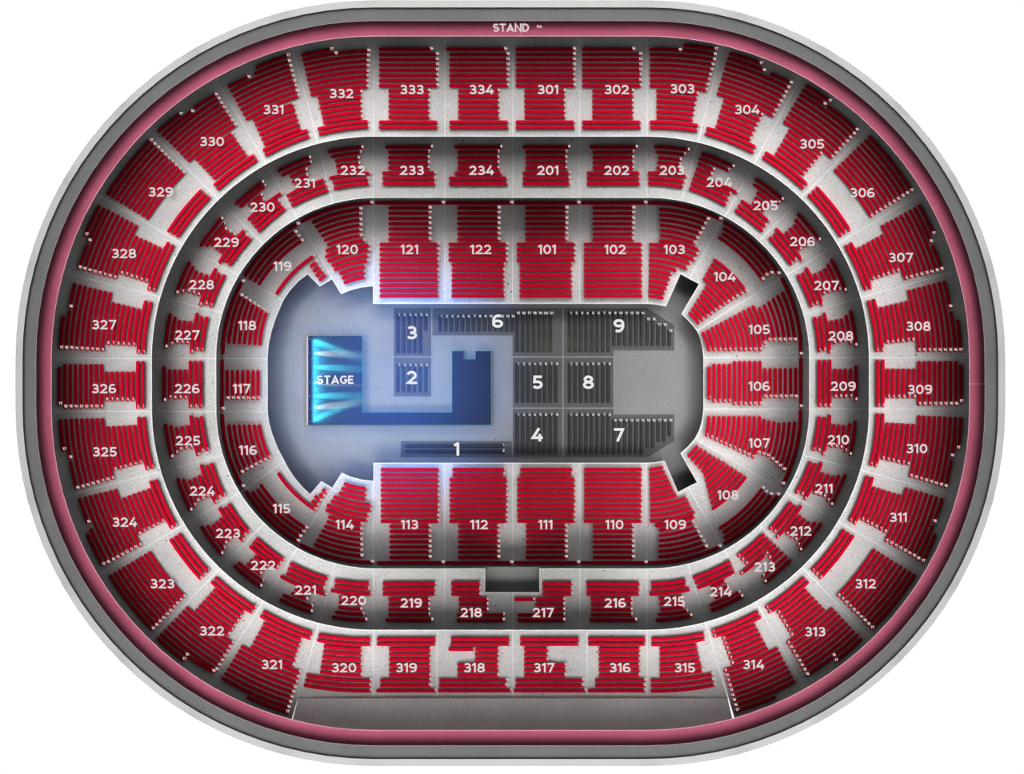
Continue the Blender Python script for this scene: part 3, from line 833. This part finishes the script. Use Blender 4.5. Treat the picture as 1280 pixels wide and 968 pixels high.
NUMPOS = {
 301: (685, 112), 302: (771, 112), 303: (853, 111), 304: (934, 137), 305: (1015, 180), 306: (1078, 241), 307: (1126, 322), 308: (1148, 408),
 309: (1150, 487), 310: (1146, 561), 311: (1123, 647), 312: (1082, 730), 313: (1019, 790), 314: (942, 831), 315: (856, 835), 316: (775, 835),
 317: (680, 835), 318: (593, 835), 319: (508, 835), 320: (430, 835), 321: (340, 831), 322: (265, 789), 323: (203, 730), 324: (156, 653),
 325: (131, 565), 326: (130, 486), 327: (130, 406), 328: (155, 317), 329: (201, 240), 330: (265, 177), 331: (342, 137), 332: (427, 117),
 333: (515, 112), 334: (602, 112),
 201: (685, 213), 202: (771, 213), 203: (840, 213), 204: (899, 228), 205: (957, 257), 206: (1003, 302), 207: (1033, 357), 208: (1051, 420),
 209: (1054, 483), 210: (1048, 550), 211: (1030, 611), 212: (1001, 664), 213: (956, 709), 214: (901, 740), 215: (843, 752), 216: (769, 754),
 217: (679, 766), 218: (589, 766), 219: (514, 754), 220: (442, 751), 221: (382, 738), 222: (329, 707), 223: (285, 667), 224: (253, 614),
 225: (235, 551), 226: (234, 486), 227: (234, 419), 228: (252, 356), 229: (283, 303), 230: (328, 259), 231: (381, 229), 232: (441, 213),
 233: (515, 213), 234: (602, 213),
 101: (684, 312), 102: (769, 312), 103: (843, 312), 104: (906, 346), 105: (949, 412), 106: (949, 483), 107: (949, 554), 108: (910, 619),
 109: (844, 656), 110: (768, 656), 111: (682, 656), 112: (599, 656), 113: (512, 656), 114: (431, 656), 115: (352, 636), 116: (310, 563),
 117: (302, 486), 118: (309, 407), 119: (353, 333), 120: (434, 312), 121: (512, 312), 122: (601, 312),
}


def expand(num):
    """list of (row number, A, B) in photograph pixels"""
    ox, oy, s, rows = ROWS[num]
    T = lambda x, y: (ox + x / s, oy + y / s)
    out = []
    for e in rows:
        if e[0] == 'H':
            _, n0, n1, y0, y1, xa, xb = e
            k = abs(n1 - n0)
            for i in range(k + 1):
                t = i / k if k else 0
                out.append((n0 + (i if n1 > n0 else -i), (xa, y0 + (y1 - y0) * t), (xb, y0 + (y1 - y0) * t)))
        elif len(e) == 5:
            out.append((e[0], T(e[1], e[2]), T(e[3], e[4])))
        else:
            n0, n1, ax0, ay0, ax1, ay1, bx0, by0, bx1, by1 = e
            k = abs(n1 - n0)
            for i in range(k + 1):
                t = i / k
                out.append((n0 + (i if n1 > n0 else -i), T(ax0 + (ax1 - ax0) * t, ay0 + (ay1 - ay0) * t),
                            T(bx0 + (bx1 - bx0) * t, by0 + (by1 - by0) * t)))
    return out


def side_word(num):
    x, y = NUMPOS[num]
    h = 'left' if x < 467 else ('right' if x > 809 else '')
    v = 'top' if y < 400 else ('bottom' if y > 560 else '')
    if v and h:
        return v + ' ' + h + ' corner'
    if v:
        return v + ' side'
    return h + ' end'


TIERNAME = {1: 'inner', 2: 'middle', 3: 'outer'}


def curve(a, b, r, core, n):
    """plan points from a to b following the rounded ring of radius r"""
    return [snap((a[0] + (b[0] - a[0]) * i / n, a[1] + (b[1] - a[1]) * i / n), r, core) for i in range(n + 1)]


def build_section(num):
    tier = num // 100
    rows = expand(num)
    zf = lambda p: zt(tier, p)
    if tier == 3:
        (i0, o0), (i1, o1) = LINES3[num]
        n = 12
        inner = curve(i0, i1, 277.6, CORE, n)
        if 315 <= num <= 320:
            oa = o0 if o0[1] <= 875 else (909.6, 874)
            ob = o1 if o1[1] <= 875 else (371.8, 874)
            outer = [(oa[0] + (ob[0] - oa[0]) * i / n, 874) for i in range(n + 1)]
        else:
            outer = curve(o0, o1, 402.6, CORE, n)
        zlow, nv = 140, 5
    elif tier == 2:
        (i0, o0), (i1, o1) = LINES2[num]
        n = 12
        if num == 218:
            base_in = [(641, 741), (606, 741), (606, 711.3), (555.6, 711.3)]
        elif num == 217:
            base_in = [(725, 711.3), (674.6, 711.3), (674.6, 741), (641, 741)]
        else:
            base_in = curve(i0, i1, 200.2, CORE100, n)
        oc = curve(o0, o1, 277.6, CORE, n)
        fr = fracs(base_in, n)
        inner, outer = resample(base_in, 0, fr), resample(oc, 0, fr)
        zlow, nv = 40, 4
    else:
        k = num - 101
        o0, o1 = O1[k], O1[(k + 1) % 22]
        oc = curve(o0, o1, 200.2, CORE100, 14)
        fin = FRONT1[num]
        fr = fracs(fin, 14)
        inner, outer = resample(fin, 0, fr), resample(oc, 0, fr)
        zlow, nv = 0.0, 5
    nx, ny = NUMPOS[num]
    base = W(nx, ny, zlow)
    cnt = len({r[0] for r in rows})
    label = 'red seating block numbered %d in the %s ring, %s' % (num, TIERNAME[tier], side_word(num))
    th = thing('seating_block', label, 'seating block', base, 'numbered seating blocks of the %s ring' % TIERNAME[tier])
    v, f = grid_block(inner, outer, zf, zlow, nv, base)
    link('concrete_deck', v, f, M_DECK, th, None, M_DARKSIDE)
    # painted divider on one side; front strip paints the light its edge catches
    A, B = inner[0], outer[0]
    pts = [(A[0] + (B[0] - A[0]) * i / 6, A[1] + (B[1] - A[1]) * i / 6) for i in range(7)]
    v, f = strip(pts, 0.6, zf, 0.35, base)
    link('side_line', v, f, M_LINE, th)
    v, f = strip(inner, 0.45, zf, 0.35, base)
    link('front_highlight', v, f, M_LINE, th)
    zmax = 0
    for (rn, a, b) in rows:
        v, f, m = row_mesh(a, b, zf)
        ro = link('seat_row', v, f, M_SEAT, th, m - base)
        q = (b[0] + 1.1, b[1] - 1.3)
        if math.hypot(b[0] - a[0], b[1] - a[1]) > 2:
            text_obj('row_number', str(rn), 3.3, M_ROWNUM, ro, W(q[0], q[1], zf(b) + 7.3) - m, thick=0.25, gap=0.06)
    z = max(zf((nx + dx, ny + dy)) for dx in (-15, 0, 15) for dy in (-6, 6)) + 7.7
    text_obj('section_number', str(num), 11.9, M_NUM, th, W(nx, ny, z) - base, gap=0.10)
    return th


for num in sorted(ROWS):
    build_section(num)

# ------------------------------------------------------------------ floor blocks of dark chairs
FLOOR = {
 1: ([(500.5, 551), (640, 551), (640, 572.6), (500.5, 572.6)], (571, 561.5)),
 2: ([(491.6, 446.8), (539.4, 446.8), (539.4, 496.2), (491.6, 496.2)], (515, 472)),
 3: ([(491.6, 384.7), (539.4, 384.7), (539.4, 446), (491.6, 446)], (515, 416)),
 4: ([(640.5, 510.7), (703.3, 510.7), (703.3, 572.6), (640.5, 572.6)], (671.7, 543.8)),
 5: ([(640.5, 446.8), (703.3, 446.8), (703.3, 510), (640.5, 510)], (672, 478)),
 6: ([(540.2, 384.7), (703.3, 384.7), (703.3, 446), (640.5, 446), (640.5, 420), (540.2, 420)], (622, 401.5)),
 7: ([(704, 510.7), (767, 510.7), (767, 518), (843.2, 518), (843.2, 552), (809.3, 572.6), (704, 572.6)], (773.5, 543.8)),
 8: ([(704, 446.8), (767, 446.8), (767, 510), (704, 510)], (735.5, 478)),
 9: ([(704, 384.7), (809, 384.7), (843.2, 406.5), (843.2, 438.8), (767, 438.8), (767, 446), (704, 446)], (773.6, 407.5)),
}


def vrows(x0, n0, n1, y0, y1, pitch=6.92):
    return [(n0 + i, (x0 + i * pitch, y1), (x0 + i * pitch, y0)) for i in range(n1 - n0 + 1)]


X9 = 712.2
FROWS = {
 1: [(1, (507.5, 557.6), (628.5, 557.6)), (2, (507.5, 564.4), (628.5, 564.4))],
 2: vrows(497.3, 1, 6, 457, 489),
 3: vrows(497.3, 1, 5, 394, 440) + [(6, (531.9, 411.5), (531.9, 394))],
 4: vrows(646.3, 1, 8, 519, 566),
 5: vrows(646.3, 1, 8, 455.5, 502),
 6: vrows(550, 1, 14, 396, 412.8) + vrows(646.3, 15, 21, 392, 438.3),
 7: vrows(X9, 1, 8, 519, 566) + vrows(X9 + 8 * 6.92, 9, 14, 526.2, 566) + vrows(X9 + 14 * 6.92, 15, 16, 526.2, 558.5) + vrows(X9 + 16 * 6.92, 17, 18, 526.2, 551.3) + [(19, (X9 + 18 * 6.92, 544), (X9 + 18 * 6.92, 526.2))],
 8: vrows(X9, 1, 8, 455.5, 502),
 9: vrows(X9, 1, 8, 392, 438.3) + vrows(X9 + 8 * 6.92, 9, 14, 392, 431) + vrows(X9 + 14 * 6.92, 15, 16, 399.5, 431) + vrows(X9 + 16 * 6.92, 17, 18, 406.5, 431) + [(19, (X9 + 18 * 6.92, 431), (X9 + 18 * 6.92, 414))],
}
FDESC = {1: 'beside the long blue runway', 2: 'inside the blue runway, nearest the stage', 3: 'near the stage, above block 2', 4: 'lower middle of the floor',
         5: 'middle of the floor', 6: 'L shaped, above the runway end', 7: 'lower right, cut corner', 8: 'right of block 5', 9: 'upper right, cut corner'}
zfl = lambda p: Z_FLOOR + 0.6
for num, (poly, (nx, ny)) in FLOOR.items():
    base = W(nx, ny, 0)
    th = thing('floor_block', 'charcoal floor seating block numbered %d, %s' % (num, FDESC[num]), 'floor seating', base, 'numbered floor blocks of charcoal chairs')
    v, f = prism(poly, 0.0, 0.6, base)
    link('floor_mat', v, f, M_MAT, th)
    v, f = strip(poly + [poly[0]], 0.38, zfl, 0.3, base)
    link('border_line', v, f, M_FLINE, th)
    for (rn, a, b) in FROWS[num]:
        v, f, m = row_mesh(a, b, zfl, half=2.0, hgt=2.6, lift=-0.3, curved=False)
        ro = link('seat_row', v, f, M_DSEAT, th, m - base)
        q = (b[0] + 1.6, b[1] - 0.6) if num != 1 else (b[0] + 1.0, b[1] - 1.2)
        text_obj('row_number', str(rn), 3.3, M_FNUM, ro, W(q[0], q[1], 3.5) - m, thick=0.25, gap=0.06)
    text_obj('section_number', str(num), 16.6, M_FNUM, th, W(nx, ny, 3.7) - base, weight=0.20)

# ------------------------------------------------------------------ stage with runway
SZ = 12.0
stage_poly = [(385.2, 420), (453, 420), (453, 515.6), (565, 515.6), (565, 439), (580, 439), (580, 449.2), (594.3, 449.2), (594.3, 439),
              (614, 439), (614, 531.6), (385.2, 531.6)]
base = W(420, 476, 0)
st = thing('stage', 'blue stage with a runway that turns up into a square end platform, marked STAGE', 'stage', base)
main = [(385.2, 420), (453, 420), (453, 531.6), (385.2, 531.6)]
runway = [(453, 515.6), (565, 515.6), (565, 531.6), (453, 531.6)]
endp = [(565, 439), (580, 439), (580, 449.2), (594.3, 449.2), (594.3, 439), (614, 439), (614, 531.6), (565, 531.6)]
for nm, poly in (('main_platform', main), ('runway', runway), ('end_platform', endp)):
    v, f = prism(poly, 0, SZ, base)
    link(nm, v, f, M_STAGE, st)
v, f = prism([(383.3, 420), (385.2, 420), (385.2, 531.6), (383.3, 531.6)], 0, SZ + 4, base)
link('rear_rail', v, f, M_STAGEEDGE, st)
# cyan strip light tucked along the foot of the platform
v, f = [], []
pl = stage_poly + [stage_poly[0]]
for a, b in zip(pl, pl[1:]):
    dx, dy = b[0] - a[0], b[1] - a[1]
    L = math.hypot(dx, dy)
    nx_, ny_ = dy / L * 0.35, -dx / L * 0.35
    o = len(v)
    for z in (7.0, 9.0):
        v += [W(a[0] + nx_, a[1] + ny_, z) - base, W(b[0] + nx_, b[1] + ny_, z) - base, W(b[0], b[1], z) - base, W(a[0], a[1], z) - base]
    f += [(o, o + 1, o + 5, o + 4), (o + 4, o + 5, o + 6, o + 7), (o + 3, o + 2, o + 1, o)]
link('led_strip', v, f, M_LED, st)
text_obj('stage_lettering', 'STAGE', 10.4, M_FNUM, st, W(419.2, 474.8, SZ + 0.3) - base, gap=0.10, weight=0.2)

# stage lights along the back of the stage
def falloff(d, kind, smooth):
    d.use_nodes = True
    t = d.node_tree
    em = t.nodes.get('Emission') or t.nodes.new('ShaderNodeEmission')
    lf = t.nodes.new('ShaderNodeLightFalloff')
    lf.inputs['Strength'].default_value = 1.0
    lf.inputs['Smooth'].default_value = smooth
    t.links.new(lf.outputs[kind], em.inputs['Strength'])


def wash(py, h, length, color, energy):
    """low strip light lying along the back of the stage, grazing the platform"""
    from mathutils import Matrix
    d = bpy.data.lights.new('stage_wash', 'AREA')
    d.shape = 'RECTANGLE'
    d.size, d.size_y = length * K, 2.4 * K
    d.spread = rad(44)
    d.color = color
    d.energy = energy
    falloff(d, 'Linear', 0.0)
    o = bpy.data.objects.new('stage_wash', d)
    o.location = W(386.6, py, SZ + h)
    zx = Vector((-math.cos(rad(24)), 0, math.sin(rad(24))))      # back of the lamp: it faces right and a little down
    xx = Vector((0, 1, 0))
    o.rotation_euler = Matrix((xx, zx.cross(xx), zx)).transposed().to_euler()
    COL.objects.link(o)


wash(476, 3.6, 104, (0.08, 0.95, 1.0), 1000)
BEAMC = {'cyan': (0.10, 1.0, 0.75), 'white': (1.0, 0.86, 0.42)}
BEAMS = [(424, 22, 'cyan'), (441.5, 2, 'white'), (458.5, 3, 'cyan'), (478.5, 0, 'white'), (495, 0, 'cyan'), (510.5, -6, 'white'), (527, -24, 'cyan')]
for i, (y, ang, c) in enumerate(BEAMS):
    b0 = W(386.4, y, SZ)
    word = ('topmost', 'second from the top', 'third from the top', 'middle', 'third from the bottom', 'second from the bottom', 'lowest')[i]
    th = thing('stage_light', 'small stage light throwing a %s beam, %s along the stage back' % (c, word), 'stage light', b0, 'stage lights along the stage back')
    vv, ff = [], []
    for k in range(10):
        a = 2 * math.pi * k / 10
        for (x, r) in ((-0.9, 0.55), (-0.5, 0.85), (0.6, 0.85)):
            vv.append(Vector((x * K, r * math.cos(a) * K, (1.25 + r * math.sin(a)) * K)))
    for k in range(10):
        a, b = k * 3, ((k + 1) % 10) * 3
        ff += [(a, a + 1, b + 1, b), (a + 1, a + 2, b + 2, b + 1)]
    ff.append(tuple(k * 3 for k in range(9, -1, -1)))
    link('housing', vv, ff, M_BLACK, th)
    vv = [Vector((0.6 * K, 0.8 * math.cos(2 * math.pi * k / 10) * K, (1.25 + 0.8 * math.sin(2 * math.pi * k / 10)) * K)) for k in range(10)]
    vv.append(Vector((0.85 * K, 0, 1.25 * K)))
    link('lens', vv, [(k, (k + 1) % 10, 10) for k in range(10)], M_LENS, th)
    ca, sa = math.cos(rad(ang)), math.sin(rad(ang))
    lo = spot('stage_beam', 387.2, y, SZ + 2.6, 387.2 + 40 * ca, y + 40 * sa, SZ + 2.6 - 9.6, BEAMC[c], 5200 if c == 'cyan' else 4200, 26, 0.5, 0.03)
    falloff(lo.data, 'Constant', 0.0)
    vv, ff = prism([(385.7, y - 0.8), (387.0, y - 0.8), (387.0, y + 0.8), (385.7, y + 0.8)], SZ, SZ + 0.5, b0)
    link('base_plate', vv, ff, M_BLACK, th)

# ------------------------------------------------------------------ added blue haze: the stage glow put into its colour
hz = bpy.data.materials.new('blue_glow_haze')
hz.use_nodes = True
t = hz.node_tree
t.nodes.clear()
tcn = t.nodes.new('ShaderNodeTexCoord')
ln = t.nodes.new('ShaderNodeVectorMath')
ln.operation = 'LENGTH'
mrn = t.nodes.new('ShaderNodeMapRange')
mrn.interpolation_type = 'SMOOTHERSTEP'
mrn.inputs[1].default_value = 1.0
mrn.inputs[2].default_value = 0.1
mrn.inputs[3].default_value = 0.0
mrn.inputs[4].default_value = HAZE
vs = t.nodes.new('ShaderNodeVolumeScatter')
vs.inputs['Color'].default_value = (0.05, 0.20, 1.0, 1)
out = t.nodes.new('ShaderNodeOutputMaterial')
t.links.new(tcn.outputs['Object'], ln.inputs[0])
t.links.new(ln.outputs['Value'], mrn.inputs[0])
t.links.new(mrn.outputs[0], vs.inputs['Density'])
t.links.new(vs.outputs[0], out.inputs['Volume'])
vv, ff = [], []
NU, NV = 24, 12
for j in range(NV + 1):
    for i in range(NU):
        a, b = 2 * math.pi * i / NU, math.pi * j / NV
        vv.append((math.sin(b) * math.cos(a), math.sin(b) * math.sin(a), math.cos(b)))
for j in range(NV):
    for i in range(NU):
        i2 = (i + 1) % NU
        ff.append((j * NU + i, (j + 1) * NU + i, (j + 1) * NU + i2, j * NU + i2))
haze = link('glow_haze', vv, ff, hz)
haze.location = W(488, 476, 40)
haze.scale = (15.0, 20.0, 16.0)
haze['label'] = 'soft blue glow, added as haze over the runway and the front rows beside it'
haze['category'] = 'haze'
haze['kind'] = 'stuff'
